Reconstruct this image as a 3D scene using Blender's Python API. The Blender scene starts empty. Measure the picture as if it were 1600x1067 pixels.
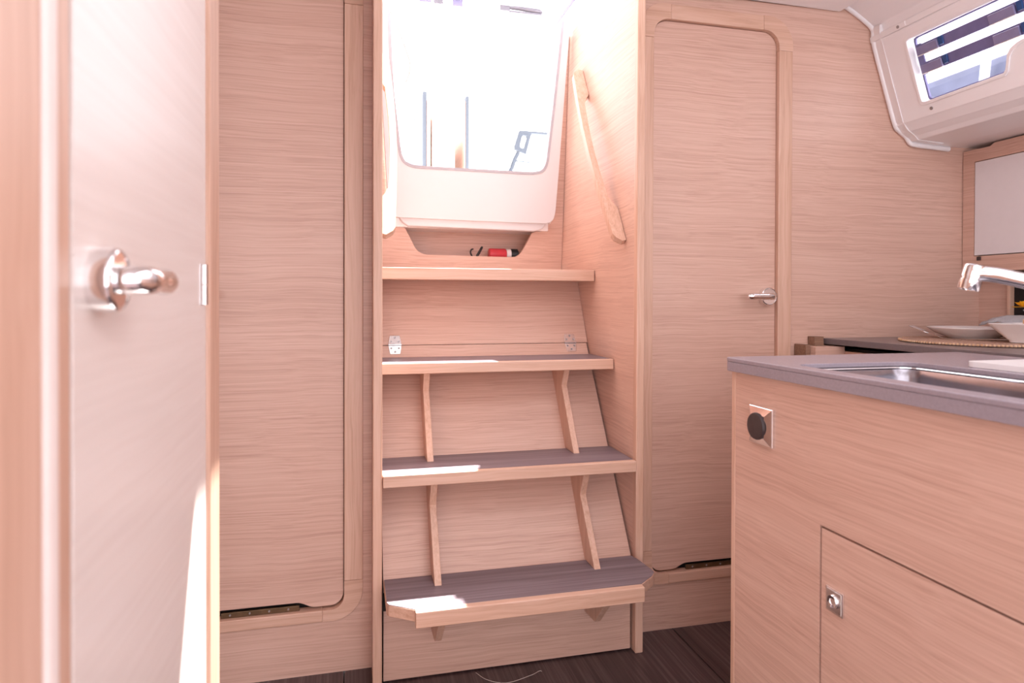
import bpy, bmesh, math, random
from mathutils import Vector, Matrix
from mathutils.geometry import tessellate_polygon
random.seed(7)
scene = bpy.context.scene
COL = scene.collection
R = math.radians

# ------------------------------------------------------------------ camera
CAM_H = 1.007
cd = bpy.data.cameras.new('camera')
cam = bpy.data.objects.new('camera', cd); COL.objects.link(cam); scene.camera = cam
yaw, pitch, roll = R(13.813), R(-0.491), R(0.1624)
fw = Vector((math.sin(yaw)*math.cos(pitch), math.cos(yaw)*math.cos(pitch), math.sin(pitch)))
rt = Vector((math.cos(yaw), -math.sin(yaw), 0)); up = rt.cross(fw)
r2 = math.cos(roll)*rt + math.sin(roll)*up; u2 = -math.sin(roll)*rt + math.cos(roll)*up
m = Matrix((r2, u2, -fw)).transposed().to_4x4(); m.translation = (0, 0, CAM_H)
cam.matrix_world = m
cd.sensor_width = 36; cd.lens = 1010.6*36/1600
cd.shift_y = -(533.5-476.4)/1600
cd.clip_start = 0.02; cd.clip_end = 200
cd.dof.use_dof = True; cd.dof.focus_distance = 1.75; cd.dof.aperture_fstop = 4.2

# ------------------------------------------------------------------ light
world = bpy.data.worlds.new('sky'); scene.world = world; world.use_nodes = True
bg = world.node_tree.nodes['Background']
bg.inputs['Color'].default_value = (0.985, 0.945, 1.0, 1); bg.inputs['Strength'].default_value = 3.0
sd = bpy.data.lights.new('sun', 'SUN'); sd.energy = 27; sd.angle = R(0.6); sd.color = (1, 0.97, 0.93)
sun = bpy.data.objects.new('sun', sd); COL.objects.link(sun)
sun.location = (3, 4, 8)
sun.rotation_euler = Vector((-0.283, -0.393, -1)).to_track_quat('-Z', 'Y').to_euler()
vs = scene.view_settings
vs.view_transform = 'Standard'; vs.look = 'None'; vs.gamma = 1; vs.use_curve_mapping = False
vs.exposure = 0.24
scene.cycles.max_bounces = 10; scene.cycles.diffuse_bounces = 6
scene.cycles.sample_clamp_indirect = 8

# ------------------------------------------------------------------ materials
MATS = {}
def new_mat(name):
    mt = bpy.data.materials.new(name); mt.use_nodes = True
    MATS[name] = mt
    return mt, mt.node_tree.nodes, mt.node_tree.links, mt.node_tree.nodes['Principled BSDF']
def plain(name, col, rough=0.5, metal=0.0, coat=0.0, trans=0.0, ior=1.45, var=0.03, bump=0.0, scale=40):
    mt, N, L, P = new_mat(name)
    tc = N.new('ShaderNodeTexCoord'); nz = N.new('ShaderNodeTexNoise')
    nz.inputs['Scale'].default_value = scale; nz.inputs['Detail'].default_value = 3
    L.new(tc.outputs['Object'], nz.inputs['Vector'])
    rp = N.new('ShaderNodeValToRGB')
    lo = [max(0, c*(1-var)) for c in col]; hi = [min(1, c*(1+var)) for c in col]
    rp.color_ramp.elements[0].color = (*lo, 1); rp.color_ramp.elements[0].position = .3
    rp.color_ramp.elements[1].color = (*hi, 1); rp.color_ramp.elements[1].position = .7
    L.new(nz.outputs['Fac'], rp.inputs['Fac']); L.new(rp.outputs['Color'], P.inputs['Base Color'])
    P.inputs['Roughness'].default_value = rough; P.inputs['Metallic'].default_value = metal
    P.inputs['Coat Weight'].default_value = coat
    P.inputs['Transmission Weight'].default_value = trans; P.inputs['IOR'].default_value = ior
    if bump:
        b = N.new('ShaderNodeBump'); b.inputs['Strength'].default_value = bump; b.inputs['Distance'].default_value = .002
        L.new(nz.outputs['Fac'], b.inputs['Height']); L.new(b.outputs['Normal'], P.inputs['Normal'])
    return mt
def wood(name, dark, mid, light, axis, along=1.9, across=120, rough=0.4, bump=0.10, wav=0.025, streak=0.5):
    """veneer or solid wood; grain runs along the given axis"""
    mt, N, L, P = new_mat(name)
    tc = N.new('ShaderNodeTexCoord'); oi = N.new('ShaderNodeObjectInfo')
    off = N.new('ShaderNodeVectorMath'); off.operation = 'MULTIPLY_ADD'
    comb = N.new('ShaderNodeCombineXYZ')
    for i in range(3): L.new(oi.outputs['Random'], comb.inputs[i])
    off.inputs[1].default_value = (7, 5, 9)
    L.new(comb.outputs[0], off.inputs[0]); L.new(tc.outputs['Object'], off.inputs[2])
    # slow waviness so that the grain is not ruled
    wn = N.new('ShaderNodeTexNoise'); wn.inputs['Scale'].default_value = 3.2; wn.inputs['Detail'].default_value = 2
    L.new(off.outputs[0], wn.inputs['Vector'])
    wv = N.new('ShaderNodeVectorMath'); wv.operation = 'MULTIPLY_ADD'
    wv.inputs[1].default_value = (wav, wav, wav)
    L.new(wn.outputs['Color'], wv.inputs[0]); L.new(off.outputs[0], wv.inputs[2])
    def layer(al, ac, det):
        mp = N.new('ShaderNodeMapping'); s = [ac, ac, ac]; s['XYZ'.index(axis)] = al
        mp.inputs['Scale'].default_value = s
        nz = N.new('ShaderNodeTexNoise'); nz.inputs['Scale'].default_value = 1
        nz.inputs['Detail'].default_value = det; nz.inputs['Roughness'].default_value = .6
        L.new(wv.outputs[0], mp.inputs['Vector']); L.new(mp.outputs[0], nz.inputs['Vector'])
        return nz.outputs['Fac']
    broad = layer(along*.35, across*.14, 2); fine = layer(along*1.5, across*2.6, 3); midl = layer(along*.8, across*1.1, 3)
    def mixv(a, b, f):
        mx = N.new('ShaderNodeMix'); mx.data_type = 'FLOAT'; mx.inputs[0].default_value = f
        L.new(a, mx.inputs[2]); L.new(b, mx.inputs[3]); return mx.outputs[0]
    tot = mixv(mixv(broad, midl, .68), fine, streak)
    rp = N.new('ShaderNodeValToRGB'); e = rp.color_ramp.elements
    e[0].position = .34; e[0].color = (*dark, 1); e[1].position = .66; e[1].color = (*light, 1)
    x = e.new(.5); x.color = (*mid, 1)
    L.new(tot, rp.inputs['Fac']); L.new(rp.outputs['Color'], P.inputs['Base Color'])
    P.inputs['Roughness'].default_value = rough
    b = N.new('ShaderNodeBump'); b.inputs['Strength'].default_value = bump; b.inputs['Distance'].default_value = .0012
    L.new(tot, b.inputs['Height']); L.new(b.outputs['Normal'], P.inputs['Normal'])
    return mt
OAKD, OAKM, OAKL = (.50, .30, .23), (.62, .40, .315), (.70, .48, .39)
ASHD, ASHM, ASHL = (.52, .30, .205), (.635, .40, .295), (.71, .475, .37)
for ax in 'XYZ':
    wood('oak_veneer_'+ax, OAKD, OAKM, OAKL, ax)
    wood('solid_ash_'+ax, ASHD, ASHM, ASHL, ax, along=2.0, across=75, wav=.03, streak=.35, rough=.4)
wood('laminate_grey_X', (.125, .09, .105), (.205, .158, .18), (.30, .245, .275), 'X', along=1.2, across=40, rough=.38, bump=.04, wav=.01)
wood('laminate_floor_Y', (.03, .017, .018), (.07, .043, .044), (.15, .105, .11), 'Y', along=1.4, across=55, rough=.36, bump=.05, wav=.01)
wood('teak_dark_X', (.16, .08, .05), (.25, .14, .09), (.33, .2, .13), 'X', rough=.5)
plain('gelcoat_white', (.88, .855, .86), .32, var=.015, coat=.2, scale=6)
plain('gelcoat_dimmed', (.66, .64, .65), .35, var=.015, scale=6)  # white gelcoat darkened to offset the strong light on the surround
plain('gelcoat_cockpit', (.86, .86, .86), .4, var=.01, scale=5)
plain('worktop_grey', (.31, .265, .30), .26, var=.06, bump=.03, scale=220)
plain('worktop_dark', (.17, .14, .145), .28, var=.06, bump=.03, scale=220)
plain('chrome', (.86, .84, .84), .08, 1.0, var=.01)
plain('steel_brushed', (.72, .70, .70), .24, 1.0, var=.05, scale=90)
plain('steel_sink', (.34, .32, .35), .26, 1.0, var=.05, scale=60)
plain('screw_grey', (.36, .34, .34), .4, .9, var=.05)
plain('black_plastic', (.018, .016, .017), .42, var=.1)
plain('knob_brown', (.045, .03, .03), .38, var=.1)
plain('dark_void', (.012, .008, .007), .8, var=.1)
plain('door_seam', (.03, .015, .011), .7, var=.1)
plain('bronze_strip', (.16, .10, .055), .35, .7, var=.15)
plain('white_door_laminate', (.74, .70, .71), .22, coat=.3, var=.01)
plain('porcelain', (.83, .80, .79), .18, coat=.3, var=.01)
plain('board_white', (.80, .77, .77), .4, var=.02)
plain('red_plastic', (.62, .05, .07), .35, var=.06)
plain('clear_plastic', (.85, .84, .88), .08, trans=.85, ior=1.45, var=.01)
plain('window_glass', (.97, .97, 1.0), .0, trans=1.0, ior=1.02, var=.0)
plain('blind_rail', (.16, .15, .31), .35, var=.08)
plain('blue_pad', (.02, .07, .22), .4, var=.06)
plain('yellow_petal', (.82, .46, .02), .6, var=.12)
plain('napkin_grey', (.40, .40, .42), .85, var=.1, bump=.4, scale=300)
plain('rope_white', (.30, .28, .25), .8, var=.1)
plain('aluminium_grey', (.10, .115, .14), .4, .3, var=.04)
plain('table_edge_grey', (.10, .115, .14), .5, var=.04)
plain('boat_grey_blue', (.10, .11, .17), .45, var=.25, scale=2.5)
plain('thread_pale', (.6, .52, .48), .7)
plain('acrylic_smoke', (.20, .19, .22), .2, trans=.0, ior=1.45, var=.02)
plain('acrylic_violet', (.28, .26, .44), .2, trans=.15, var=.05)
wood('placemat_weave', (.22, .12, .085), (.42, .26, .19), (.60, .44, .35), 'X', along=130, across=150, rough=.8, bump=.6, wav=.0)
wood('bread_wood', (.45, .2, .08), (.66, .42, .25), (.82, .66, .5), 'X', along=8, across=60, rough=.7)
M = MATS

# ------------------------------------------------------------------ mesh helpers
def XZ(u, v, w): return (u, w, v)
def YZ(u, v, w): return (w, u, v)
def XY(u, v, w): return (u, v, w)
def tag(o, label, cat, group=None, kind=None):
    o['label'] = label; o['category'] = cat
    if group: o['group'] = group
    if kind: o['kind'] = kind
    return o
def thing(name, label, cat, loc=(0, 0, 0), group=None, kind=None):
    o = bpy.data.objects.new(name, None); COL.objects.link(o); o.location = loc
    o.empty_display_size = .05
    return tag(o, label, cat, group, kind)
def world_origin(o):
    v = Vector((0, 0, 0))
    while o is not None:
        v = v + o.location
        if o.parent is not None: v = v + o.matrix_parent_inverse.translation
        o = o.parent
    return v
def _smooth(o, ang=40):
    me = o.data
    for p in me.polygons: p.use_smooth = True
    bm = bmesh.new(); bm.from_mesh(me)
    for e in bm.edges:
        e.smooth = not (len(e.link_faces) == 2 and e.calc_face_angle(0) > R(ang))
    bm.to_mesh(me); bm.free()
    return o
def link(name, bm, mat, parent=None, bevel=0.0, smooth=False, seg=2):
    bmesh.ops.recalc_face_normals(bm, faces=bm.faces[:])
    me = bpy.data.meshes.new(name); bm.to_mesh(me); bm.free()
    me.materials.append(M[mat])
    o = bpy.data.objects.new(name, me); COL.objects.link(o)
    if parent is not None:
        o.parent = parent; o.matrix_parent_inverse = Matrix.Translation(-world_origin(parent))
    if bevel:
        b = o.modifiers.new('bevel', 'BEVEL'); b.width = bevel; b.segments = seg
        b.limit_method = 'ANGLE'; b.angle_limit = R(35)
    if smooth: _smooth(o)
    return o
def add_plate(bm, outer, holes, mp, a, b):
    loops = [outer] + list(holes)
    va, vb = [], []
    for lp in loops:
        va.append([bm.verts.new(mp(u, v, a)) for u, v in lp])
        vb.append([bm.verts.new(mp(u, v, b)) for u, v in lp])
    fa = [x for l in va for x in l]; fb = [x for l in vb for x in l]
    if holes or len(outer) > 4:
        tris = tessellate_polygon([[Vector((u, v, 0)) for u, v in lp] for lp in loops])
        for t in tris:
            for f in (fa, fb):
                try: bm.faces.new([f[i] for i in t])
                except ValueError: pass
    else:
        bm.faces.new(fa); bm.faces.new(fb)
    for la, lb in zip(va, vb):
        n = len(la)
        for i in range(n):
            j = (i+1) % n
            bm.faces.new((la[i], la[j], lb[j], lb[i]))
    return bm
def plate(name, outer, mp, a, b, mat, parent=None, holes=(), bevel=0.0, smooth=False, seg=2):
    return link(name, add_plate(bmesh.new(), outer, holes, mp, a, b), mat, parent, bevel, smooth, seg)
def add_box(bm, x0, x1, y0, y1, z0, z1):
    return add_plate(bm, [(x0, y0), (x1, y0), (x1, y1), (x0, y1)], (), XY, z0, z1)
def box(name, x0, x1, y0, y1, z0, z1, mat, parent=None, bevel=0.0, seg=2):
    return link(name, add_box(bmesh.new(), x0, x1, y0, y1, z0, z1), mat, parent, bevel, False, seg)
def arc(cx, cy, r, a0, a1, n=8):
    return [(cx+r*math.cos(R(a0+(a1-a0)*i/n)), cy+r*math.sin(R(a0+(a1-a0)*i/n))) for i in range(n+1)]
def rrect(x0, x1, y0, y1, r, n=8):
    if not isinstance(r, (tuple, list)): r = (r,)*4     # bl, br, tr, tl
    p = []
    for (cx, cy, rr, a) in ((x0+r[0], y0+r[0], r[0], 180), (x1-r[1], y0+r[1], r[1], 270),
                            (x1-r[2], y1-r[2], r[2], 0), (x0+r[3], y1-r[3], r[3], 90)):
        p += arc(cx, cy, rr, a, a+90, n) if rr > 0 else [(cx, cy)]
    return p
def bez(pts, n=24):
    """Catmull-Rom through the points"""
    P = [Vector(p) for p in pts]; P = [2*P[0]-P[1]] + P + [2*P[-1]-P[-2]]
    out = []
    k = len(P)-3
    for i in range(k):
        p0, p1, p2, p3 = P[i:i+4]
        for j in range(n//k if i < k-1 else n//k+1):
            t = j/(n//k)
            out.append(.5*((2*p1)+(p2-p0)*t+(2*p0-5*p1+4*p2-p3)*t*t+(3*p1-p0-3*p2+p3)*t**3))
    return out
def add_tube(bm, path, rad, seg=14, cap=True):
    path = [Vector(p) for p in path]; rings = []
    t0 = (path[1]-path[0]).normalized()
    nrm = t0.orthogonal().normalized()
    for i, p in enumerate(path):
        t = (path[min(i+1, len(path)-1)]-path[max(i-1, 0)]).normalized()
        nrm = (nrm - t*nrm.dot(t)).normalized(); bn = t.cross(nrm)
        r = rad[i] if isinstance(rad, (list, tuple)) else rad
        rings.append([bm.verts.new(p+(nrm*math.cos(2*math.pi*k/seg)+bn*math.sin(2*math.pi*k/seg))*r) for k in range(seg)])
    for a, b in zip(rings, rings[1:]):
        for k in range(seg): bm.faces.new((a[k], a[(k+1) % seg], b[(k+1) % seg], b[k]))
    if cap:
        bm.faces.new(rings[0]); bm.faces.new(rings[-1])
    return bm
def tube(name, path, rad, mat, parent=None, seg=14):
    return link(name, add_tube(bmesh.new(), path, rad, seg), mat, parent, 0, True)
def add_lathe(bm, prof, c, ax=(0, 0, 1), seg=32):
    ax = Vector(ax).normalized(); e1 = ax.orthogonal().normalized(); e2 = ax.cross(e1); c = Vector(c)
    rings = []
    for r, h in prof:
        if r < 1e-6: rings.append([bm.verts.new(c+ax*h)])
        else: rings.append([bm.verts.new(c+ax*h+(e1*math.cos(2*math.pi*k/seg)+e2*math.sin(2*math.pi*k/seg))*r) for k in range(seg)])
    for a, b in zip(rings, rings[1:]):
        for k in range(seg):
            j = (k+1) % seg
            if len(a) == 1 and len(b) == 1: continue
            if len(a) == 1: bm.faces.new((a[0], b[k], b[j]))
            elif len(b) == 1: bm.faces.new((a[k], a[j], b[0]))
            else: bm.faces.new((a[k], a[j], b[j], b[k]))
    return bm
def lathe(name, prof, c, mat, parent=None, ax=(0, 0, 1), seg=32):
    return link(name, add_lathe(bmesh.new(), prof, c, ax, seg), mat, parent, 0, True)
def screw(parent, c, ax, r=.004, mat='screw_grey', name='screw'):
    return lathe(name, [(0, -.001), (r, -.001), (r, .0006), (r*.7, .0013), (r*.25, .0006), (0, .0004)], c, mat, parent, ax, 12)

# ================================================================== SETTING
YB = 1.80          # face of the main bulkhead
ZC = 1.943         # underside of the headliner
# ---- cabin sole: laminate panels on a dark base
fl = box('floor', -.9, 2.15, -1.6, 1.84, -.05, -.012, 'dark_void')
tag(fl, 'dark brown streaked laminate cabin floor', 'floor', kind='structure')
for xa, xb in ((-.9, -.024), (-.021, .95), (.953, 2.12)):
    for ya, yb in ((-1.6, .55), (.553, 1.80)):
        box('floor_panel', xa, xb, ya, yb, -.012, 0, 'laminate_floor_Y', fl, .0008, 1)

# ---- bulkhead, each side of the companionway, with rounded door openings
DZ0, DZ1 = .172, 1.858            # door opening
def door_outline(x0, x1, grow=0.0, rb=.036, rtop=.05):
    g = grow
    return rrect(x0-g, x1+g, DZ0-g*.62, DZ1+g*.92, (rb+g*.9, rb+g*.9, rtop+g*.75, rtop+g*.75), 10)
DL = (-.455, -.0229); DR = (.8799, 1.3118); FW = .0495
wl = plate('wall_back_left', [(-.9, 0), (.0503, 0), (.0503, 1.99), (-.9, 1.99)], XZ, YB, YB+.03, 'oak_veneer_X',
           holes=[door_outline(*DL, FW)])
tag(wl, 'light oak veneer bulkhead around the tall door beside the steps', 'wall', kind='structure')
wr = plate('wall_back_right', [(.8037, 0), (2.15, 0), (2.15, 1.55), (1.86, 1.55), (1.815, 1.56), (1.775, 1.60), (1.755, 1.64), (1.69, 1.84), (1.678, 1.915), (1.54, 1.99), (.8037, 1.99)], XZ, YB, YB+.03, 'oak_veneer_X',
           holes=[door_outline(*DR, FW)])
tag(wr, 'light oak veneer bulkhead between the steps and the galley', 'wall', kind='structure')

def lever_handle(parent, c, out, along, name='handle', L=.094, s=1.0, rs=1.0, so=1.0):
    """rosette + neck + lever; out = away from the door, along = lever direction"""
    out, along, c = Vector(out), Vector(along), Vector(c)
    h = lathe(name, [(0, 0), (.0285*s, 0), (.0285*s, .016*s), (.0275*s, .019*s), (.0255*s, .0205*s), (.0245*s, .0192*s), (0, .0192*s)], c, 'chrome', parent, out, 40)
    p = [c+out*.019*s, c+out*(.019+.013*so)*s, c+out*(.019+.022*so)*s+along*.004, c+out*(.019+.0265*so)*s+along*.012, c+out*(.019+.027*so)*s+along*L*.3,
         c+out*(.019+.027*so)*s+along*L*.55, c+out*(.019+.0265*so)*s+along*L*.82, c+out*(.019+.026*so)*s+along*L*.94, c+out*(.019+.026*so)*s+along*L]
    r = [.0105, .0105, .0108, .0108, .0098, .0096, .0108, .0098, .004]
    tube('lever', [Vector(x) for x in p], [q*s*rs for q in r], 'chrome', h, 20)
    return h

def cabin_door(name, label, x0, x1, hx, hdir):
    d = thing(name, label, 'door', ((x0+x1)/2, YB, 0), kind='structure')
    # the frame: two stiles, two rails, four corner pieces
    o, i = FW, 0.0
    a, b = YB-.0055, YB+.03
    RC = .105
    zi0, zi1 = DZ0, DZ1; zo0, zo1 = DZ0-FW*.62, DZ1+FW*.92
    box('frame_stile', x0-o, x0, a, b, zo0+RC, zo1-RC, 'solid_ash_Z', d, .0025)
    box('frame_stile', x1, x1+o, a, b, zo0+RC, zo1-RC, 'solid_ash_Z', d, .0025)
    box('frame_rail', x0-o+RC, x1+o-RC, a, b, zi1, zo1, 'solid_ash_X', d, .0025)
    box('frame_rail', x0-o+RC, x1+o-RC, a, b, zo0, zi0, 'solid_ash_X', d, .0025)
    rbi, rti = .036, .05; rbo, rto = rbi+FW*.9, rti+FW*.75
    for sx in (0, 1):
        xo = x0-o if sx == 0 else x1+o; xi = x0 if sx == 0 else x1; q = 1 if sx == 0 else -1
        for tb in (0, 1):
            zo, zi, ro, ri, s = (zo0, zi0, rbo, rbi, 1) if tb == 0 else (zo1, zi1, rto, rti, -1)
            out = [(xo, zo+s*RC)] + [(xo+q*(ro-ro*math.cos(t)), zo+s*(ro-ro*math.sin(t))) for t in [k*math.pi/20 for k in range(11)]] + [(xo+q*RC, zo)]
            inn = [(xo+q*RC, zi)] + [(xi+q*(ri-ri*math.sin(t)), zi+s*(ri-ri*math.cos(t))) for t in [k*math.pi/20 for k in range(11)]] + [(xi, zo+s*RC)]
            pts = []
            for p in out+inn:
                if not pts or (abs(pts[-1][0]-p[0])+abs(pts[-1][1]-p[1])) > 1e-5: pts.append(p)
            plate('frame_corner', pts, XZ, a, b, 'solid_ash_X', d, bevel=.002)
    # the leaf: two lobes at the foot and a vent slot between them
    e = .0018
    zl, zn = DZ0+.006, DZ0+.022
    lob = .092
    X0, X1 = x0+e, x1-e
    r = .034
    pts = arc(X0+r, zl+r, r, 180, 270, 8)
    def s_curve(xa, xb, za, zb, n=8):
        return [(xa+(xb-xa)*k/n, za+(zb-za)*(.5-.5*math.cos(math.pi*k/n))) for k in range(1, n+1)]
    pts += [(X0+lob-.02, zl)] + s_curve(X0+lob-.02, X0+lob+.03, zl, zn)
    pts += [(X1-lob-.03, zn)] + s_curve(X1-lob-.03, X1-lob+.02, zn, zl)
    pts += arc(X1-r, zl+r, r, 270, 360, 8) + arc(X1-.048, DZ1-e-.048, .048, 0, 90, 8) + arc(X0+.048, DZ1-e-.048, .048, 90, 180, 8)
    plate('door_panel', pts, XZ, YB+.009, YB+.028, 'oak_veneer_X', d, bevel=.0012)
    plate('vent_blackout', [(x0-.02, .12), (x1+.02, .12), (x1+.02, 1.9), (x0-.02, 1.9)], XZ, YB+.034, YB+.04, 'dark_void', d)  # dark sheet added to keep outside light out of the door gaps
    vs_ = box('vent_strip', X0+lob+.028, X1-lob-.022, YB+.008, YB+.016, DZ0+.001, DZ0+.0145, 'bronze_strip', d, .0008)
    for k in range(4):
        screw(vs_, (X0+lob+.05+k*(X1-X0-2*lob-.10)/3, YB+.008, DZ0+.008), (0, -1, 0), .0028)
    lever_handle(d, (hx, YB+.009, 1.0185), (0, -1, 0), (hdir, 0, 0))
    return d
cabin_door('door_1', 'tall oak door with rounded corners, partly hidden behind the pale partition door', DL[0], DL[1], -.425, 1)
cabin_door('door_2', 'tall oak door with rounded corners and lever handle between steps and galley', DR[0], DR[1], 1.2775, -1)

# ---- partition on the left with its own door (foreground)
XL = -.21
lw = thing('wall_left', 'pale wooden partition holding the foreground door', 'wall', (XL, .5, 0), kind='structure')
plain('edge_highlight', (.80, .70, .66), .35, var=.03)  # companionway's reflection on the rounded jamb edge, put into the colour
box('partition_panel', XL-.05, XL+.012, .1, .30, 0, ZC, 'oak_veneer_Y', lw)
box('jamb_post', XL-.05, XL+.021, .30, .463, 0, ZC, 'solid_ash_Z', lw, .001, 1)
plate('lit_jamb_edge', [(XL-.05, .4635), (XL+.021, .4635), (XL+.0235, .467), (XL+.0245, .473), (XL+.0235, .480), (XL+.0195, .486), (XL+.012, .489), (XL-.05, .489)], XY, 0, ZC, 'edge_highlight', lw)
box('end_post', XL-.05, XL+.003, 1.045, 1.118, 0, ZC, 'solid_ash_Z', lw, .006, 3)
box('header_panel', XL-.05, XL+.003, .489, 1.045, 1.90, ZC, 'solid_ash_Y', lw, .003)
d3 = thing('door_3', 'pale foreground door with round chrome handle and butt hinge', 'door', (XL, .8, 0), kind='structure')
box('door_stop', XL-.045, XL-.0012, .490, .5655, .012, 1.90, 'solid_ash_Z', d3, .003)
wood('door_lit_Y', (.75, .67, .63), (.785, .71, .67), (.815, .745, .71), 'Y', along=1.5, across=45, rough=.3, bump=.08)  # oak veneer paled, bright light on the door put into its colour
box('door_panel', XL-.034, XL, .5665, 1.014, .012, 1.897, 'door_lit_Y', d3, .001)
box('hinge_stile', XL-.045, XL-.002, 1.017, 1.043, .012, 1.90, 'door_lit_Y', d3, .004, 3)
for hz in (1.027, .30, 1.66):
    h = tube('hinge', [(XL+.002, 1.0155, hz-.029), (XL+.002, 1.0155, hz-.0005)], .0042, 'steel_brushed', d3)
    tube('knuckle', [(XL+.002, 1.0155, hz+.0005), (XL+.002, 1.0155, hz+.029)], .0042, 'steel_brushed', h)
    box('hinge_leaf', XL-.001, XL+.0012, .992, 1.0145, hz-.029, hz+.029, 'steel_brushed', h)
lever_handle(d3, (XL, .612, 1.0225), (1, 0, 0), (0, 1, 0), s=.96, L=.072, rs=1.2, so=.72)

sw = plate('wall_side_left', [(-1.6, 0), (1.83, 0), (1.83, 1.99), (-1.6, 1.99)], YZ, -.93, -.9, 'oak_veneer_Y', holes=[rrect(-1.45, .05, .85, 1.85, .06, 5)]); tag(sw, 'oak veneer hull lining on the left beyond the partition', 'wall', kind='structure')  # the opening is unseen, added to throw light on the galley front

# ---- headliner with the companionway hatch opening, plus unseen openings added for fill light
cl = plate('ceiling', [(-.9, -1.6), (1.537, -1.6), (1.537, 1.797), (-.9, 1.797)], XY, ZC, ZC+.045, 'gelcoat_white',
           holes=[[(.137, 1.44), (.80, 1.44), (.80, 1.79), (.137, 1.79)], [(.05, -1.25), (.85, -1.25), (.85, -.45), (.05, -.45)], [(.32, -.2), (1.25, -.2), (1.25, .9), (.32, .9)]], bevel=.008, seg=3)
tag(cl, 'white moulded headliner over the cabin', 'ceiling', kind='structure')
# coaming of the hatch above the right side panel, with the slide track
hc = thing('trim_1', 'white hatch coaming above the stair side panel', 'trim', (.80, 1.9, 1.99), kind='structure')
box('coaming', .782, .84, 1.44, 2.46, 1.9905, 2.11, 'gelcoat_white', hc, .006)
box('slide_track', .772, .781, 1.44, 2.50, 2.092, 2.099, 'blind_rail', hc, .001)

# ---- hull side on the right
wrt = box('wall_right', 2.118, 2.15, -1.6, 1.80, 0, 1.56, 'oak_veneer_Y'); tag(wrt, 'oak veneer hull lining behind the worktop', 'wall', kind='structure')

# ---- coachroof side moulding with port light
SL = .337; NX, NZ = .9476, .3193
def wplane(Y, z, off): return (1.668+(1.84-z)*SL+off*NX, Y, z+off*NZ)
w1 = thing('window_1', 'white moulded cabin side with a slim port light and slatted blind rails', 'window', (1.75, 1.2, 1.6), kind='structure')
win = rrect(1.12, 1.668, 1.628, 1.819, .012, 5)
win = [(1.668, 1.640), (1.666, 1.631), (1.657, 1.628), (1.404, 1.632), (1.397, 1.640), (1.392, 1.652), (1.384, 1.674), (1.372, 1.687), (1.352, 1.695), (1.335, 1.698), (1.12, 1.70), (1.12, 1.819), (1.657, 1.819), (1.666, 1.816), (1.668, 1.807)]
win2 = rrect(-1.3, .45, 1.628, 1.819, .012, 5)  # unseen window behind the camera, added to let in more light
plate('window_surround', [(-1.6, 1.855), (-1.6, 1.585), (1.775, 1.585), (1.775, 1.855)], wplane, -.006, .028, 'gelcoat_white', w1, holes=[win, win2], bevel=.004, seg=3)
# raised lip around the glass
win_o = [(1.676, 1.634), (1.672, 1.624), (1.660, 1.620), (1.402, 1.624), (1.391, 1.634), (1.385, 1.650), (1.377, 1.669), (1.367, 1.680), (1.350, 1.687), (1.335, 1.690), (1.112, 1.692), (1.112, 1.827), (1.660, 1.827), (1.672, 1.823), (1.676, 1.812)]
plate('window_frame', win_o, wplane, -.010, .02, 'gelcoat_white', w1, holes=[[(1.394+(u-1.394)*.994, 1.7235+(v-1.7235)*.985) for u, v in win]], bevel=.002)
def sweep_strip(name, prof, y0, y1, mat, parent, th=.012, bevel=.003):
    """sheet extruded along Y from an XZ polyline, given a thickness"""
    n = len(prof); offs = []
    for i in range(n):
        a = Vector(prof[max(i-1, 0)]); b = Vector(prof[min(i+1, n-1)]); t = (b-a).normalized()
        offs.append((prof[i][0]-t.y*th, prof[i][1]+t.x*th))
    poly = list(prof)+offs[::-1]
    return plate(name, poly, XZ, y0, y1, mat, parent, bevel=bevel)
sweep_strip('upper_moulding', [(1.655, 1.853), (1.652, 1.872), (1.664, 1.878), (1.657, 1.902), (1.60, 1.937), (1.545, 1.966), (1.45, 2.01)], -1.6, 1.797, 'gelcoat_white', w1, -.014)
sweep_strip('lower_moulding', [(1.748, 1.586), (1.772, 1.562), (1.795, 1.548), (1.808, 1.536), (1.95, 1.530), (2.116, 1.5335)], -1.6, 1.797, 'gelcoat_white', w1, .014)
# rounded end rim against the bulkhead
rim = [(1.52, 1.978), (1.60, 1.938), (1.655, 1.902), (1.661, 1.87), (1.668, 1.836), (1.708, 1.715), (1.748, 1.596), (1.765, 1.574), (1.793, 1.556), (1.806, 1.540), (1.822, 1.530), (1.89, 1.526), (1.97, 1.5225)]
bm = add_tube(bmesh.new(), [(v.x, 1.789, v.y) for v in bez([(a, b, 0) for a, b in rim], 48)], .0085, 10)
link('end_rim', bm, 'gelcoat_white', w1, 0, True)
# bevelled end face from the rim up to the moulding face
bm = bmesh.new()
inner = [(1.650, 1.897), (1.650, 1.872), (1.661, 1.838), (1.701, 1.713), (1.7425, 1.592), (1.762, 1.565), (1.790, 1.549), (1.804, 1.535), (1.90, 1.528)]
outer = [(1.655, 1.904), (1.660, 1.872), (1.667, 1.838), (1.707, 1.715), (1.748, 1.597), (1.766, 1.573), (1.794, 1.555), (1.808, 1.539), (1.90, 1.531)]
rows = [[bm.verts.new((x, y, z)) for x, z in pr] for pr, y in ((outer, 1.796), (inner, 1.752), ([(x+.03, z+.01) for x, z in inner], 1.752), ([(x+.03, z+.01) for x, z in outer], 1.796))]
for a, b in zip(rows, rows[1:]+rows[:1]):
    for i in range(len(a)-1): bm.faces.new((a[i], a[i+1], b[i+1], b[i]))
link('end_bevel', bm, 'gelcoat_white', w1, 0, True)
plate('window_glass', [(-1.32, 1.61), (.47, 1.61), (.47, 1.835), (-1.32, 1.835)], wplane, .030, .034, 'window_glass', w1)
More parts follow.
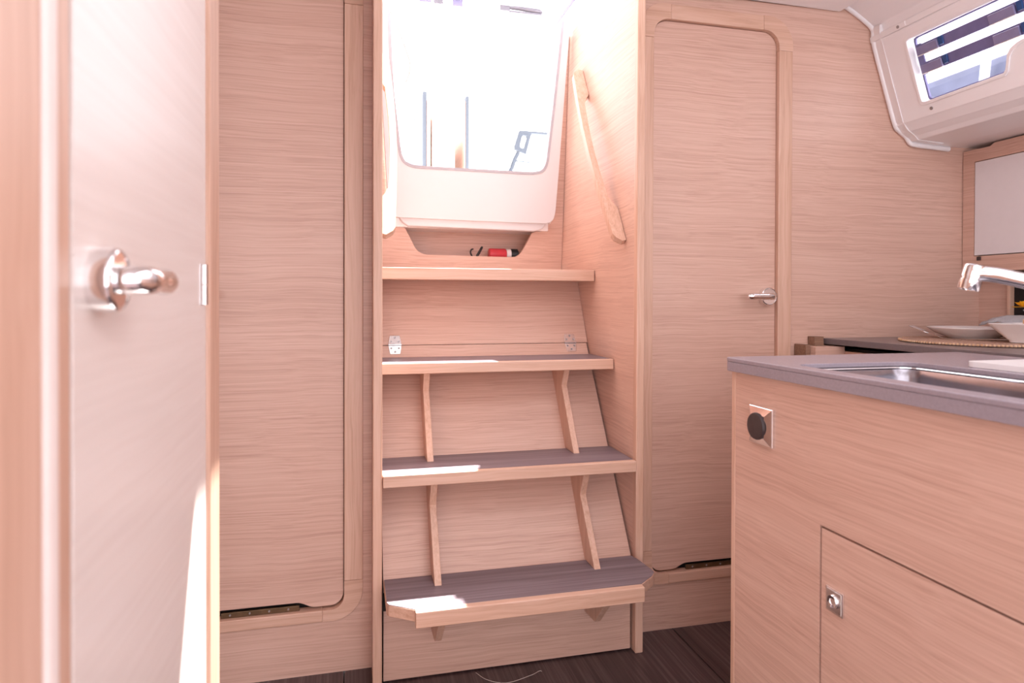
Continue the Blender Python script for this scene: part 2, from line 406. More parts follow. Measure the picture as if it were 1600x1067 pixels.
plate('window_glass', [(1.10, 1.61), (1.69, 1.61), (1.69, 1.835), (1.10, 1.835)], wplane, .030, .034, 'window_glass', w1)
def on_plane_bar(name, y0, y1, z0, z1, o0, o1, mat, parent, bevel=.002):
    return plate(name, [(y0, z0), (y1, z0), (y1, z1), (y0, z1)], wplane, o0, o1, mat, parent, bevel=bevel)
for zb in (1.777, 1.7235):
    br = on_plane_bar('blind_rail', 1.12, 1.655, zb-.0155, zb+.0155, .012, .020, 'blind_rail', w1)
    for yc in (1.617, 1.385):
        c_ = on_plane_bar('clip', yc-.036, yc+.036, zb-.014, zb+.010, .004, .011, 'acrylic_violet', br, .002)
        on_plane_bar('clip_highlight', yc-.036, yc+.036, zb-.0165, zb-.0142, .004, .011, 'board_white', br, .0005)  # white strip painted as light along the clip's edge
    for yc in (1.571, 1.336):
        on_plane_bar('pad', yc-.008, yc+.008, zb-.010, zb+.014, .006, .0115, 'blue_pad', br, .002)
plate('gasket', [(1.394+(u-1.394)*.998, 1.7235+(v-1.7235)*.993) for u, v in win], wplane, .0215, .0275, 'blind_rail', w1, holes=[[(1.394+(u-1.394)*.980, 1.7235+(v-1.7235)*.945) for u, v in win]])
on_plane_bar('blind_stile', 1.640, 1.662, 1.705, 1.796, .012, .019, 'blind_rail', w1, .004)
for Y, z in ((1.682, 1.8625), (1.6425, 1.6055)):
    c = wplane(Y, z, -.007)
    screw(w1, c, (-NX, 0, -NZ), .0055)
plate('screw_tab', [(1.70, 1.872), (1.70, 1.856), (1.655, 1.856), (1.655, 1.872)], wplane, -.0085, 0, 'gelcoat_white', w1, bevel=.002)
screw(w1, wplane(1.682, 1.864, -.009), (-NX, 0, -NZ), .005)

# ================================================================== COMPANIONWAY STEPS
st = thing('companionway_stairs', 'four-step oak companionway stairs with grey treads between two side panels', 'stairs', (.425, 1.75, 0))
XA, XB = .074, .780
for (x0, x1) in ((.0495, .0735), (.7805, .8045)):
    sp = box('side_panel', x0+.001, x1-.001, 1.716, 2.46, 0, 1.989, 'oak_veneer_Y', st)
    box('front_edge', x0, x1, 1.694, 1.7165, 0, 1.989, 'solid_ash_Z', sp, .003, 3)
def slant(z): return 1.716+.634*(z-.274)
plate('riser_panel', [(slant(.255), .255), (slant(.859), .859), (slant(.859)+.018, .859), (slant(.255)+.018, .255)], YZ, XA+.003, XB-.0045, 'oak_veneer_X', st, bevel=.0008)
plate('riser_blackout', [(slant(.20)+.026, .20), (slant(.90)+.026, .90), (slant(.90)+.034, .90), (slant(.20)+.034, .20)], YZ, XA, XB, 'dark_void', st)  # dark sheet added to stop light leaking through the riser gaps
plate('upper_riser', [(2.0895, .8605), (2.192, 1.075), (2.21, 1.075), (2.1075, .8605)], YZ, XA+.0005, XB, 'oak_veneer_X', st, bevel=.0008)
box('base_panel', XA+.004, XB-.0045, 1.7185, 1.735, .004, .258, 'oak_veneer_X', st, .0008)
box('base_blackout', XA, XB, 1.742, 1.748, 0, .26, 'dark_void', st)  # added dark sheet, keeps light out of the gap beside the base panel
# treads
for (yf, yb, zt, th) in ((2.021, 2.36, 1.105, .037), (1.856, 2.055, .8243, .031), (1.688, 1.884, .551, .031)):
    xr = XB-.001; xl = XA+.001
    t = box('tread', xl, xr, yf+.019, yb, zt-th+.002, zt-.0015, 'oak_veneer_X', st)
    box('nosing', xl, xr, yf, yf+.020, zt-th, zt, 'solid_ash_X', t, .0025, 3)
    if zt < 1: box('tread_surface', xl+.001, xr-.001, yf+.0195, yb, zt-.0016, zt-.0003, 'laminate_grey_X', t)
# lowest tread with clipped corners
zt = .276
core = [(.0785, 1.709), (.0785, 1.578), (.083, 1.566), (.146, 1.524), (.720, 1.528), (.772, 1.570), (.787, 1.590), (.788, 1.606), (.780, 1.690), (.7765, 1.692), (.7765, 1.709)]
t = plate('tread', core, XY, zt-.029, zt-.0012, 'solid_ash_X', st, bevel=.002)
cx_, cy_ = .43, 1.63
plate('tread_surface', [(cx_+(x-cx_)*.997, cy_+(y-cy_)*.985) for x, y in core], XY, zt-.0015, zt, 'laminate_grey_X', t)
box('nosing', .1425, .7215, 1.508, 1.529, zt-.037, zt+.001, 'solid_ash_X', t, .0022, 3)
# brackets
for xl in (.2025, .6355):
    w = .0185
    plate('bracket', [(1.8135, .5505), (1.932, .737), (1.926, .752), (1.902, .7935), (slant(.7935)+.001, .7935), (slant(.5505)+.001, .5505)], YZ, xl, xl+w, 'solid_ash_Z', st, bevel=.0015)
    plate('bracket', [(1.6405, .2755), (1.757, .445), (1.753, .457), (1.722, .5205), (slant(.5205)+.001, .5205), (slant(.2755)+.001, .2755)], YZ, xl, xl+w, 'solid_ash_Z', st, bevel=.0015)
    plate('bracket', [(1.535, .2475), (1.640, .135), (1.7185, .128), (1.7185, .2475)], YZ, xl, xl+w, 'solid_ash_Z', st, bevel=.0015)
# hinges on the lifting riser
sd_ = Vector((0, .634, 1)).normalized(); sn_ = Vector((0, -1, .634)).normalized()
ud_ = Vector((0, .1025, .2145)).normalized(); un_ = Vector((0, -.2145, .1025)).normalized()
for hx in (.1296, .7175):
    c0 = Vector((hx, slant(.8598), .8598))
    h = tube('hinge', [c0+Vector((-.0205, 0, 0))+sn_*.004, c0+Vector((.0205, 0, 0))+sn_*.004], .0034, 'steel_brushed', st, 12)
    for dr, nn, sgn in ((ud_, un_, 1), (-sd_, sn_, -1)):
        mp = lambda u, v, w, dr=dr, nn=nn: tuple(c0+Vector((u, 0, 0))+dr*v+nn*w)
        poly = [(-.0205, .002), (.0205, .002), (.0195, .012), (.0165, .030), (.0145, .0325), (-.0145, .0325), (-.0165, .030), (-.0195, .012)]
        lf = plate('hinge_leaf', poly, mp, .0006, .0026, 'steel_brushed', h, bevel=.0007)
        for (u, v) in ((-.012, .012), (.012, .012), (0, .025)):
            pass
        bm = bmesh.new()
        for (u, v) in ((-.012, .012), (.012, .012), (0, .025)):
            add_lathe(bm, [(0, 0), (.0033, 0), (.0033, .0008), (.0015, .0003), (0, .0003)], c0+Vector((u, 0, 0))+dr*v+nn*.0026, nn, 12)
        link('screws', bm, 'screw_grey', h, 0, True)
# fascia above the top step, cut out for the locker and the companionway moulding
def fas(u, v, w): return (u, 2.380-.10*(v-1.105)+w, v)
fp = [(XA, 1.105), (XB, 1.105), (XB, 1.985), (.765, 1.985), (.748, 1.60), (.742, 1.34), (.7345, 1.303), (.7238, 1.290), (.712, 1.283), (.702, 1.270), (.692, 1.2645), (.672, 1.264)]
fp += [(.6586, 1.259), (.640, 1.222), (.622, 1.190), (.612, 1.1775), (.598, 1.1685), (.577, 1.1665), (.262, 1.1695), (.246, 1.173), (.231, 1.181), (.219, 1.194), (.200, 1.231), (.183, 1.2635), (.170, 1.267), (.158, 1.270), (.146, 1.281), (.128, 1.290), (.118, 1.32), (.112, 1.60), (.10, 1.985), (XA, 1.985)]
plate('fascia_panel', fp, fas, 0, .016, 'oak_veneer_X', st)
screw(st, (.766, 2.357, 1.406), (0, -1, 0), .003, 'knob_brown'); screw(st, (.757, 2.370, 1.117), (0, -1, 0), .0035, 'knob_brown')
# open locker behind the fascia
lk = box('locker_floor', .12, .74, 2.384, 2.50, 1.145, 1.155, 'oak_veneer_X', st)
box('locker_back', .12, .74, 2.500, 2.51, 1.145, 1.30, 'oak_veneer_X', st)
for xx in (.12, .732): box('locker_side', xx, xx+.008, 2.384, 2.51, 1.145, 1.30, 'oak_veneer_Y', st)

# ---- white companionway moulding (drop board frame)
cf = thing('trim_2', 'white moulded companionway surround with a rounded tapering opening above the top step', 'trim', (.43, 2.34, 1.27), kind='structure')
op = [(.117, 2.06), (.1255, 1.85), (.1325, 1.74), (.1535, 1.56)]
op += [tuple(v)[:2] for v in bez([(.1545, 1.553, 0), (.161, 1.520, 0), (.176, 1.493, 0), (.205, 1.479, 0), (.235, 1.4765, 0)], 16)]
op += [(.62, 1.474)] + [tuple(v)[:2] for v in bez([(.655, 1.4745, 0), (.688, 1.483, 0), (.706, 1.500, 0), (.716, 1.527, 0), (.7185, 1.545, 0)], 16)]
op += [(.742, 1.74), (.776, 2.06)]
ou = [(.80, 2.06), (.7835, 1.85), (.757, 1.50), (.7445, 1.345)]
ou += [tuple(v)[:2] for v in bez([(.7425, 1.333, 0), (.735, 1.310, 0), (.720, 1.2975, 0), (.700, 1.293, 0)], 12)]
ou += [(.43, 1.2945), (.165, 1.2985)] + [tuple(v)[:2] for v in bez([(.145, 1.3005, 0), (.130, 1.310, 0), (.122, 1.33, 0)], 8)]
ou += [(.112, 1.50), (.092, 1.85), (.078, 2.06)]
LEAN = .11
def lean(u, v, w): return (u, w-LEAN*(v-1.29), v)
def to_lean(p):      # positions measured on an upright plane, moved onto the raked one
    q = []
    for u, v in p:
        t = (2.318+LEAN*1.29-LEAN*CAM_H)/(2.34+LEAN*(v-CAM_H)); q.append((u*t, CAM_H+(v-CAM_H)*t))
    return q
plate('surround', to_lean(op+ou), lean, 2.318, 2.350, 'gelcoat_dimmed', cf, bevel=.006, seg=4)
plate('lower_lip', [(.160, 1.2945), (.172, 1.280), (.190, 1.268), (.66, 1.262), (.688, 1.270), (.704, 1.290), (.700, 1.302), (.165, 1.306)], XZ, 2.328, 2.360, 'gelcoat_dimmed', cf, bevel=.004)
box('sill', .13, .72, 2.353, 2.56, 1.266, 1.300, 'gelcoat_white', cf, .004)
plate('coaming_back', [(.0735, 1.302), (.7805, 1.302), (.7805, 1.47), (.0735, 1.47)], XZ, 2.392, 2.60, 'gelcoat_cockpit', cf, bevel=.006)
opl = to_lean(op); edge = []
for k, (u, v) in enumerate(opl):
    a_, b_ = opl[max(k-1, 0)], opl[min(k+1, len(opl)-1)]
    t_ = Vector((b_[0]-a_[0], b_[1]-a_[1])).normalized(); n_ = Vector((-t_.y, t_.x))
    if n_.dot(Vector((.43-u, 1.85-v))) < 0: n_ = -n_
    edge.append((u+n_.x*.0095, v+n_.y*.0095))
plain('reveal_shade', (.42, .41, .45), .5, var=.05)  # grey strip round the opening, painted shade of its less lit reveal
plate('reveal_shade', opl+edge[::-1], lean, 2.3165, 2.352, 'reveal_shade', cf)
# ---- grab rails, one on each side panel
def grab_rail(x, sgn, label):
    A = Vector((x, 2.155, 1.803)); B = Vector((x, 1.778, 1.178))
    d = (B-A).normalized(); n = Vector((sgn, 0, 0)); b = d.cross(n).normalized(); L = (B-A).length
    prof = [(0, 0), (-.004, .012), (.010, .031)]
    prof += [(L*(.03+.94*k/16), .0375+.0135*math.sin(math.pi*k/16)) for k in range(17)]
    prof += [(L-.010, .031), (L+.004, .012), (L, 0), (L-.115, 0), (L-.125, .003), (L-.140, .013), (L-.158, .020)]
    prof += [(L*(.78-.56*k/12), .0225+.0085*math.sin(math.pi*k/12)) for k in range(13)]
    prof += [(.158, .020), (.140, .013), (.125, .003), (.115, 0)]
    mp = lambda u, v, w: tuple(A+d*u+n*(v+.0006)+b*w)
    o = plate('grab_rail', prof, mp, -.0105, .0105, 'solid_ash_Z', None, bevel=.004, seg=3)
    return tag(o, label, 'handrail')
grab_rail(.7805, -1, 'bowed wooden grab rail on the bright side panel right of the steps')
grab_rail(.0735, 1, 'bowed wooden grab rail peeping out behind the left stair post')

# ---- odds and ends in the locker
rc = thing('red_canister', 'small red canister with a dark band lying in the stair locker', 'canister', (.565, 2.43, 1.155))
tube('body', [(.505, 2.43, 1.179), (.508, 2.43, 1.179), (.568, 2.43, 1.179), (.572, 2.43, 1.179)], [.020, .0235, .0235, .021], 'red_plastic', rc, 20)
tube('collar', [(.5725, 2.43, 1.179), (.590, 2.43, 1.179)], .022, 'board_white', rc, 20)
tube('cap', [(.5905, 2.43, 1.179), (.617, 2.43, 1.179), (.620, 2.43, 1.179)], [.0228, .0228, .018], 'black_plastic', rc, 20)
pn = tube('marker_pen', [(.452, 2.42, 1.1605), (.4765, 2.425, 1.2035), (.479, 2.4255, 1.208)], [.0052, .0048, .003], 'black_plastic'); tag(pn, 'short black pen leaning up in the stair locker', 'pen')
hk = tube('bent_hook', bez([(.452, 2.44, 1.158), (.443, 2.44, 1.170), (.436, 2.44, 1.186), (.440, 2.44, 1.197), (.447, 2.44, 1.199)], 16), .003, 'black_plastic'); tag(hk, 'small bent black hook lying in the stair locker', 'hook')

# ================================================================== GALLEY
GX = .790
gc = thing('galley_cabinet', 'light oak galley cabinet with square latch and a flush door', 'cabinet', (1.1, .6, 0))
dy0, dy1, dz0, dz1 = .30, .9627, .10, .6165
front = [(-.1, 0), (1.2185, 0), (1.2185, .856), (-.1, .856)]
plate('front_panel', front, YZ, GX, GX+.018, 'oak_veneer_Y', gc, holes=[[(dy0, dz0), (dy1, dz0), (dy1, dz1), (dy0, dz1)]])
box('edge_strip', GX-.001, GX+.024, 1.2190, 1.2335, 0, .856, 'solid_ash_Z', gc, .0025, 3)
box('end_panel', GX+.024, 1.33, 1.213, 1.2315, 0, .856, 'oak_veneer_X', gc)
box('inner_panel', 1.315, 1.33, -.1, 1.21, 0, .856, 'oak_veneer_Y', gc)
box('door_recess', GX+.012, GX+.018, dy0-.02, dy1+.0, dz0-.02, dz1+.0, 'door_seam', gc)
gd = box('cabinet_door', GX+.0003, GX+.0115, dy0+.003, dy1-.0042, dz0+.003, dz1-.0042, 'oak_veneer_Y', gc, .0006)
lp = box('lock_plate', GX-.0035, GX+.0008, .9035, .9435, .4795, .5205, 'chrome', gd, .0014, 3)
box('lock_field', GX-.0040, GX-.0030, .9065, .9405, .4825, .5175, 'steel_brushed', lp, .0006)
lathe('push_button', [(0, 0), (.0115, 0), (.0115, .003), (.0100, .0048), (.0055, .0042), (.005, .0030), (0, .0030)], (GX-.0038, .9235, .5005), 'chrome', lp, (-1, 0, 0), 28)
# pyramid latch with a round dark knob
bm = bmesh.new()
yc, zc_, hw = 1.1265, .7575, .0375
def sq(h, x): return [bm.verts.new((x, yc+sx*h, zc_+sz*h)) for sx, sz in ((-1, -1), (1, -1), (1, 1), (-1, 1))]
r_ = [sq(hw, GX+.001), sq(hw, GX-.0045), sq(hw-.0015, GX-.0058), sq(.022, GX-.0125)]
for a, b in zip(r_, r_[1:]):
    for i in range(4): bm.faces.new((a[i], a[(i+1) % 4], b[(i+1) % 4], b[i]))
bm.faces.new(r_[-1]); bm.faces.new(r_[0])
lt = link('latch_plate', bm, 'chrome', gc, .0006)
lathe('latch_knob', [(0, 0), (.0268, 0), (.0268, .003), (.0255, .0055), (.020, .0068), (0, .0074)], (GX-.0122, yc, zc_), 'knob_brown', lt, (-1, 0, 0), 40)

ZT = .885
sx0, sx1, sy0, sy1 = .8135, 1.078, .33, 1.068
wt_out = [(.7765, -.1), (1.40, -.1), (1.40, 1.238)] + arc(.790, 1.2245, .0135, 90, 180, 6)
wt_out = [(.7745, -.1), (1.40, -.1), (1.40, 1.241)] + arc(.7905, 1.2265, .0145, 90, 180, 6) + [(.7755, 1.05)]
wt = plate('worktop', wt_out, XY, .8758, ZT, 'worktop_grey', None, holes=[rrect(sx0, sx1, sy0, sy1, .035, 8)], bevel=.002, seg=3)
tag(wt, 'grey stone-like worktop with sink cut-out on the galley cabinet', 'worktop')
plate('edge_band', [(.7752, -.1), (.80, -.1), (.80, 1.216), (1.40, 1.216), (1.40, 1.2403)] + arc(.7905, 1.2258, .0145, 90, 180, 6), XY, .8565, .8757, 'worktop_grey', wt, bevel=.0008)
# sink: flanged basin hung under the worktop
sk = thing('sink', 'stainless steel sink let into the grey worktop', 'sink', (.95, .70, .70))
bm = bmesh.new()
rings = []
for (g, z, rr) in ((-.012, .8755, .045), (.002, .8755, .036), (.0045, .872, .036), (.007, .855, .038), (.010, .735, .045), (.022, .715, .05), (.055, .708, .04)):
    rings.append([bm.verts.new((x, y, z)) for x, y in rrect(sx0+g, sx1-g, sy0+g, sy1-g, rr, 8)])
for a, b in zip(rings, rings[1:]):
    for i in range(len(a)): bm.faces.new((a[i], a[(i+1) % len(a)], b[(i+1) % len(a)], b[i]))
bm.faces.new(rings[-1])
link('basin', bm, 'steel_sink', sk, 0, True)
tube('rim_bead', [(x, y, .8728) for x, y in rrect(sx0+.004, sx1-.004, sy0+.004, sy1-.004, .036, 8)]+[(sx0+.004, sy0+.04, .8728)], .0026, 'chrome', sk, 8)
lathe('drain', [(0, .0), (.035, .0), (.035, .003), (.028, .004), (.024, .001), (0, .001)], ((sx0+sx1)/2, .70, .7082), 'chrome', sk, (0, 0, 1), 24)
# cutting board
cb = plate('cutting_board', rrect(1.100, 1.318, .62, .965, (.012, .012, .02, .02), 5), XY, ZT+.0003, ZT+.0105, 'board_white', None, bevel=.003)
tag(cb, 'white cutting board lying on the grey worktop beyond the sink', 'board')
# faucet
fc = thing('faucet', 'chrome kitchen faucet with an arched spout over the sink', 'faucet', (1.135, .555, ZT))
fb = Vector((1.135, .555, ZT))
lathe('base', [(0, .0003), (.027, .0003), (.027, .008), (.023, .013), (.021, .04), (.022, .06), (.018, .07), (0, .072)], fb, 'chrome', fc, (0, 0, 1), 32)
tip = Vector((.928, .800, 1.047))
sp_path = bez([fb+Vector((0, 0, .03)), fb+Vector((-.018, .016, .062)), (1.06, .63, .982), (1.01, .692, 1.012), (.966, .748, 1.036), (.942, .782, 1.047), tip], 40)
tube('spout', sp_path, [.0115]*len(sp_path), 'chrome', fc, 24)
hd = Vector((-.19, .15, -1)).normalized()
lathe('aerator', [(0, -.0165), (.009, -.0165), (.0135, -.0145), (.0145, -.011), (.0147, .004), (.0135, .005), (.0135, .007), (.0147, .008), (.0149, .022), (.0135, .024), (.011, .024), (.0105, .021), (0, .021)], tip, 'chrome', fc, hd, 28)
tube('lever', [fb+Vector((0, 0, .066)), fb+Vector((.015, -.012, .082)), fb+Vector((.06, -.05, .095))], [.010, .009, .006], 'chrome', fc)

# ---- outboard run along the hull
oc = thing('outboard_cabinet', 'oak base cabinet along the hull under the dark worktop', 'cabinet', (1.75, 1.0, 0))
box('front_panel', 1.50, 1.518, -.1, 1.795, 0, .847, 'oak_veneer_Y', oc)
box('end_block', 1.392, 1.499, 1.72, 1.797, .62, .8625, 'oak_veneer_X', oc, .0015)
box('gap_shade', 1.519, 2.11, -.1, 1.795, .80, .855, 'dark_void', oc)  # near-black block, stands for the shade in the gap under the worktop
box('slot_catch', 1.3745, 1.391, 1.742, 1.797, .80, .868, 'teak_dark_X', oc, .0015)
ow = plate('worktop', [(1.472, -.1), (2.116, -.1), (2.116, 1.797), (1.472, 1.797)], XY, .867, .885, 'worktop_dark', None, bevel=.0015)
tag(ow, 'thin dark worktop along the hull carrying the place setting', 'worktop')
wb = box('wood_block', 1.4245, 1.4585, 1.765, 1.797, .8632, .8915, 'teak_dark_X', None, .001); tag(wb, 'small square wooden block at the end of the dark worktop', 'block')

# ---- wall cabinet
wc = thing('wall_cabinet', 'oak framed wall cabinet with a glossy white door', 'cabinet', (2.1, 1.3, 1.16))
UX = 2.041
plate('cabinet_frame', [(.2, 1.105), (1.797, 1.105), (1.797, 1.517), (1.70, 1.517), (1.685, 1.526), (.2, 1.526)], YZ, UX, UX+.018, 'oak_veneer_Y', wc, holes=[[(.95, 1.157), (1.7545, 1.157), (1.7545, 1.476), (.95, 1.476)]])
box('cabinet_back', UX+.02, UX+.028, .2, 1.797, 1.105, 1.517, 'door_seam', wc)
box('cabinet_door', UX-.002, UX+.016, .953, 1.7515, 1.1595, 1.4735, 'white_door_laminate', wc, .001)
box('cabinet_base', UX+.0185, 2.117, .2, 1.797, 1.105, 1.118, 'oak_veneer_Y', wc)
box('catch', UX-.004, UX, 1.728, 1.742, 1.142, 1.155, 'knob_brown', wc, .001)
# recess below it
rs = thing('hull_shelf', 'recess under the wall cabinet, its inner darkness painted on a flat sheet', 'shelf', (2.1, 1.4, .93))
box('recess_shade', 2.1155, 2.1172, 1.0, 1.674, .915, 1.103, 'dark_void', rs)  # flat near-black sheet, the recess's inner darkness painted on
box('recess_trim', 2.098, 2.1172, 1.6745, 1.686, .886, 1.104, 'solid_ash_Z', rs, .002)

# ---- place setting
pc = (1.775, 1.49)
pm = lathe('placemat', [(0, .0), (.205, .0), (.2125, .001), (.2145, .0035), (.2125, .0065), (.206, .0075), (.198, .006), (.186, .0072), (.172, .006), (.158, .0072), (.144, .006), (.130, .0072), (.1, .006), (0, .006)], (*pc, ZT+.0003), 'placemat_weave', None, (0, 0, 1), 72)
tag(pm, 'round woven placemat on the dark worktop', 'placemat')
bm = bmesh.new()
for k in range(150):   # whipped edge of the mat
    a = 2*math.pi*k/150
    add_lathe(bm, [(0, -.0038), (.0028, -.0026), (.0038, 0), (.0028, .0026), (0, .0038)], (pc[0]+.2125*math.cos(a), pc[1]+.2125*math.sin(a), ZT+.0043), (math.cos(a+.6), math.sin(a+.6), .2), 6)
o = link('stitched_edge', bm, 'bread_wood', pm, 0, True); o['kind'] = 'stuff'
def square_dish(name, c, half_foot, half_rim, h, rot, mat, label, cat):
    bm = bmesh.new(); rings = []
    for (hh, z, rr) in ((half_foot, 0, .35), (half_foot*1.02, .004, .35), (half_rim*.9, h*.75, .3), (half_rim, h, .28), (half_rim*.985, h+.0008, .28), (half_rim*.87, h*.78, .3), (half_foot*.98, .009, .35), (half_foot*.5, .0075, .5)):
        rings.append([bm.verts.new((c[0]+x*math.cos(rot)-y*math.sin(rot), c[1]+x*math.sin(rot)+y*math.cos(rot), c[2]+z)) for x, y in rrect(-hh, hh, -hh, hh, hh*rr, 6)])
    for a, b in zip(rings, rings[1:]):
        for i in range(len(a)): bm.faces.new((a[i], a[(i+1) % len(a)], b[(i+1) % len(a)], b[i]))
    bm.faces.new(rings[0]); bm.faces.new(rings[-1])
    return tag(link(name, bm, mat, None, 0, True), label, cat)
ZM = ZT+.0088
pl = lathe('plate', [(0, 0), (.065, 0), (.068, .003), (.095, .014), (.118, .030), (.1185, .0325), (.115, .0325), (.092, .0185), (.066, .008), (0, .007)], (1.835, 1.58, ZM), 'porcelain', None, (0, 0, 1), 56)
tag(pl, 'shallow white plate set on the woven placemat', 'plate')
square_dish('serving_bowl', (1.800, 1.36, ZM), .050, .088, .050, R(14), 'porcelain', 'square white bowl with sloping sides in front of the plate', 'bowl')
for k, (dx, dy, dz, rz) in enumerate(((.012, -.005, .036, .2), (.018, .004, .0495, -.3))):
    p = [(1.82+dx+x*math.cos(rz)-y*math.sin(rz), 1.365+dy+x*math.sin(rz)+y*math.cos(rz)) for x, y in rrect(-.042, .042, -.035, .035, .016, 5)]
    s = plate('bread_slice', p, XY, ZM+dz, ZM+dz+.0125, 'bread_wood', None, bevel=.004)
    tag(s, ['lower slice of bread resting in the square white bowl', 'upper slice of bread lying on top in the square white bowl'][k], 'bread')
np_path = [(1.845, 1.47, ZM+.052), (1.865, 1.465, ZM+.062), (1.90, 1.47, ZM+.070), (1.95, 1.46, ZM+.068), (1.99, 1.46, ZM+.058)]
bm = bmesh.new()
rows = []
for k, p in enumerate(bez(np_path, 20)):
    rows.append([bm.verts.new((p.x+.004*math.sin(j*1.9+k*.4), p.y-.012+.014*j, p.z+.002*math.sin(j*2.3+k*.6)-.0015*abs(j-4)**1.5)) for j in range(9)])
for a, b in zip(rows, rows[1:]):
    for j in range(8): bm.faces.new((a[j], a[j+1], b[j+1], b[j]))
nk = link('napkin', bm, 'napkin_grey', None, 0, True); tag(nk, 'folded grey napkin propped on the white plate', 'napkin')
sm = nk.modifiers.new('thick', 'SOLIDIFY'); sm.thickness = .003
# fork
fk = thing('fork', 'steel fork with tines raised lying on the placemat rim', 'fork', (1.66, 1.63, ZM))
f0 = Vector((1.690, 1.665, ZM+.036)); f1 = Vector((1.74, 1.545, ZM+.0032)); fd = (f1-f0).normalized(); fs = fd.cross(Vector((0, 0, 1))).normalized()
for k in range(4):
    o_ = fs*((k-1.5)*.0062)
    tube('tine', bez([f0+o_, f0+fd*.02+o_+Vector((0, 0, -.003)), f0+fd*.042+o_*.95+Vector((0, 0, -.006))], 10), [.0012]+[.0022]*10, 'chrome', fk, 8)
bm = bmesh.new()
hp = bez([f0+fd*.040+Vector((0, 0, -.006)), f0+fd*.055+Vector((0, 0, -.009)), f0+fd*.072+Vector((0, 0, -.0085)), f0+fd*.11+Vector((0, 0, -.010)), Vector((1.80, 1.44, ZM+.0028))], 24)
ws = [.0108, .0115, .011, .009, .0065, .005, .0042]+[.004]*14+[.0055]*6
rows = [[bm.verts.new(p+fs*s*ws[min(k, len(ws)-1)]+Vector((0, 0, t))) for s, t in ((-1, 0), (0, -.0006), (1, 0), (1, .0016), (0, .001), (-1, .0016))] for k, p in enumerate(hp)]
for a, b in zip(rows, rows[1:]):
    for i in range(6): bm.faces.new((a[i], a[(i+1) % 6], b[(i+1) % 6], b[i]))
bm.faces.new(rows[0]); bm.faces.new(rows[-1])
link('fork_handle', bm, 'chrome', fk, 0, True)
# yellow flower
yf = thing('yellow_flower', 'yellow blossom standing behind the napkin', 'flower', (1.95, 1.46, ZT))
fc0 = Vector((1.945, 1.512, .988))
tube('stem', [(1.965, 1.50, ZM+.07), (1.955, 1.507, .97), fc0+Vector((0, 0, -.008))], .002, 'napkin_grey', yf, 8)
for ring, (n, L_, el) in enumerate(((9, .030, 5), (8, .027, 38), (6, .021, 68))):
    for k in range(n):
        a = 2*math.pi*k/n+ring*.3
        d = Vector((math.cos(a)*math.cos(R(el)), math.sin(a)*math.cos(R(el)), math.sin(R(el)))); s = Vector((-math.sin(a), math.cos(a), 0)); nn = d.cross(s)
        bm = bmesh.new()
        vs_ = [bm.verts.new(fc0+d*L_*u+s*L_*w+nn*h) for u, w, h in ((.1, 0, 0), (.5, .28, .001), (.85, .24, 0), (1, 0, -.002), (.85, -.24, 0), (.5, -.28, .001), (.6, 0, -.003))]
        for i in range(6): bm.faces.new((vs_[i], vs_[(i+1) % 6], vs_[6])) if i < 5 else bm.faces.new((vs_[5], vs_[0], vs_[6]))
        link('petal', bm, 'yellow_petal', yf, 0, True)

# ---- loose thread on the floor
th = tube('loose_thread', bez([(.322, 1.707, .0012), (.345, 1.668, .0012), (.392, 1.642, .0012), (.462, 1.660, .0012), (.4905, 1.674, .0012), (.497, 1.671, .0012)], 40), .0007, 'thread_pale', None, 6)
tag(th, 'thin pale thread lying on the dark floor before the steps', 'thread')

# ================================================================== OUTSIDE
ck = box('cockpit_sole', -1.6, 2.6, 2.62, 7.0, 1.30, 1.36, 'gelcoat_cockpit'); tag(ck, 'white cockpit floor outside the companionway', 'floor', kind='structure')
ct = thing('cockpit_table', 'cockpit table with two folded-down leaves seen through the companionway', 'table', (.56, 4.3, 1.36))
box('table_body', .476, .618, 4.02, 5.2, 1.55, 2.20, 'gelcoat_cockpit', ct, .01)
box('table_foot', .50, .63, 4.2, 5.0, 1.36, 1.55, 'gelcoat_cockpit', ct, .005)
for (x0, x1, zz, ins) in ((.4155, .4405, 2.285, 1), (.683, .7045, 2.276, -1)):
    lf = box('table_leaf', x0, x1, 4.0, 5.2, 1.62, zz, 'table_edge_grey', ct, .004)
    if ins > 0: box('leaf_veneer', x1+.0005, x1+.022, 3.995, 5.15, 1.64, zz-.05, 'oak_veneer_Y', lf, .003)
    else: box('leaf_veneer', x0-.006, x0-.0005, 4.006, 5.15, 1.64, zz-.03, 'oak_veneer_Y', lf, .003)
sg = thing('steering_pedestal', 'grey steering pedestal guard with an oval cut-out beyond the cockpit table', 'pedestal', (1.15, 4.5, 1.36))
def pp(u, v, w): return (u, w, v)
sh = [(1.155, 2.215), (1.248, 2.212), (1.235, 2.16), (1.205, 2.045), (1.125, 2.075), (1.120, 2.10)]
hl = [(1.178, 2.180), (1.207, 2.178), (1.212, 2.166), (1.192, 2.098), (1.183, 2.090), (1.165, 2.095), (1.160, 2.106)]
plate('guard_plate', sh, pp, 4.49, 4.52, 'aluminium_grey', sg, holes=[hl], bevel=.004)
tube('top_bar', [(1.165, 4.505, 2.208), (1.365, 4.505, 2.207)], .017, 'aluminium_grey', sg, 10)
tube('leg', bez([(1.150, 4.505, 2.06), (1.125, 4.505, 2.01), (1.105, 4.505, 1.95), (1.09, 4.505, 1.87), (1.08, 4.505, 1.37)], 20), .015, 'aluminium_grey', sg, 10)
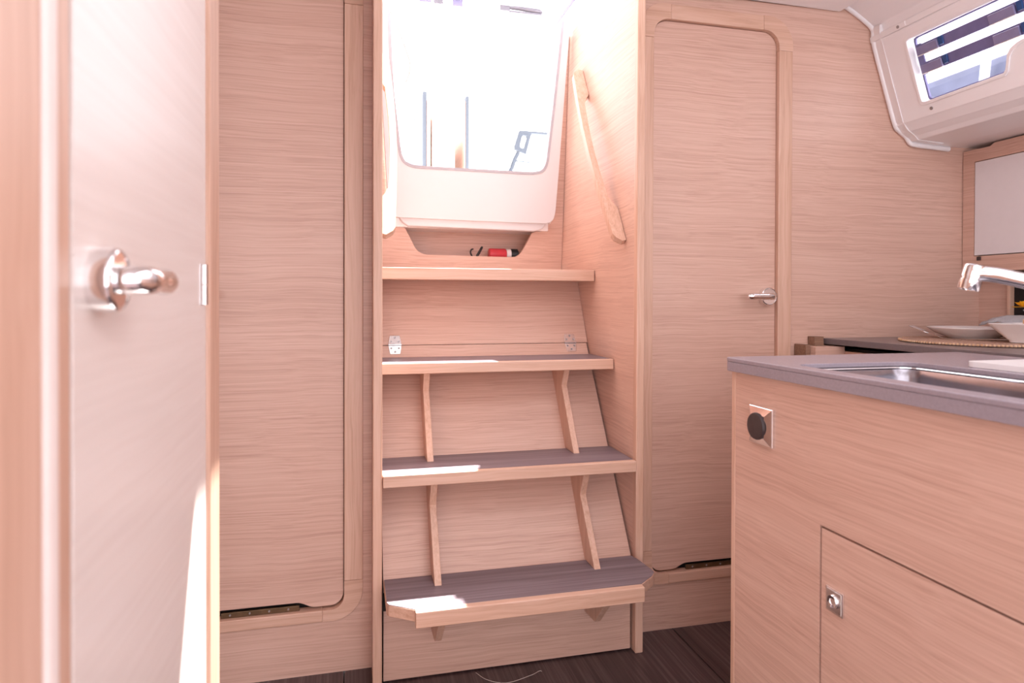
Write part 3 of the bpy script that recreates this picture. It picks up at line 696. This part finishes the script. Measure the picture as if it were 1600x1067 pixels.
tube('foot_bar', [(1.128, 4.505, 2.0), (1.235, 4.505, 1.996)], .008, 'aluminium_grey', sg, 10)
# sliding hatch seen on edge at the top of the opening
sh_ = thing('sliding_hatch', 'clear sliding hatch edge with latch across the top of the companionway', 'hatch', (.45, 2.55, 2.15))
box('hatch_pane', .10, .79, 2.47, 2.51, 2.163, 2.172, 'clear_plastic', sh_, .002)
tube('rod', [(.10, 2.50, 2.150), (.76, 2.50, 2.150)], .0022, 'steel_brushed', sh_, 8)
for (x0, x1, z0, z1, mt) in ((.165, .21, 2.143, 2.150, 'blind_rail'), (.245, .29, 2.141, 2.162, 'acrylic_violet'), (.30, .335, 2.140, 2.162, 'acrylic_smoke'), (.372, .412, 2.138, 2.172, 'acrylic_violet'), (.56, .60, 2.142, 2.163, 'acrylic_smoke'), (.60, .73, 2.138, 2.146, 'acrylic_smoke')):
    box('clip', x0, x1, 2.485, 2.50, z0, z1, mt, sh_, .001)
tube('latch', [(.60, 2.492, 2.158), (.64, 2.492, 2.1605), (.72, 2.492, 2.156), (.735, 2.492, 2.152)], [.006, .0095, .0095, .005], 'acrylic_smoke', sh_, 12)
cr = tube('hanging_cord', bez([(.122, 2.49, 2.125), (.150, 2.49, 2.062), (.173, 2.49, 2.010), (.207, 2.49, 1.916), (.2095, 2.49, 1.880), (.203, 2.49, 1.850), (.190, 2.49, 1.826)], 40), .0024, 'rope_white', None, 8)
tag(cr, 'thin pale cord hanging in the companionway opening', 'cord')
# neighbouring boat seen through the port light
nb = thing('moored_boat', 'blue-grey side of a boat moored alongside, seen through the port light', 'boat', (5.6, 4.2, 0))
plate('hull', [(5.15, 0), (6.6, 0), (6.8, 2.6), (6.6, 2.98), (5.02, 2.965), (5.0, 2.90), (5.0, 1.8)], XZ, 1.5, 9.0, 'boat_grey_blue', nb, bevel=.01)
for yy, w_ in ((4.73, .05), (4.14, .07)):
    tube('stanchion', [(4.93, yy+.05, 2.5), (4.93, yy-.06, 3.6)], w_*.5, 'gelcoat_cockpit', nb, 10)
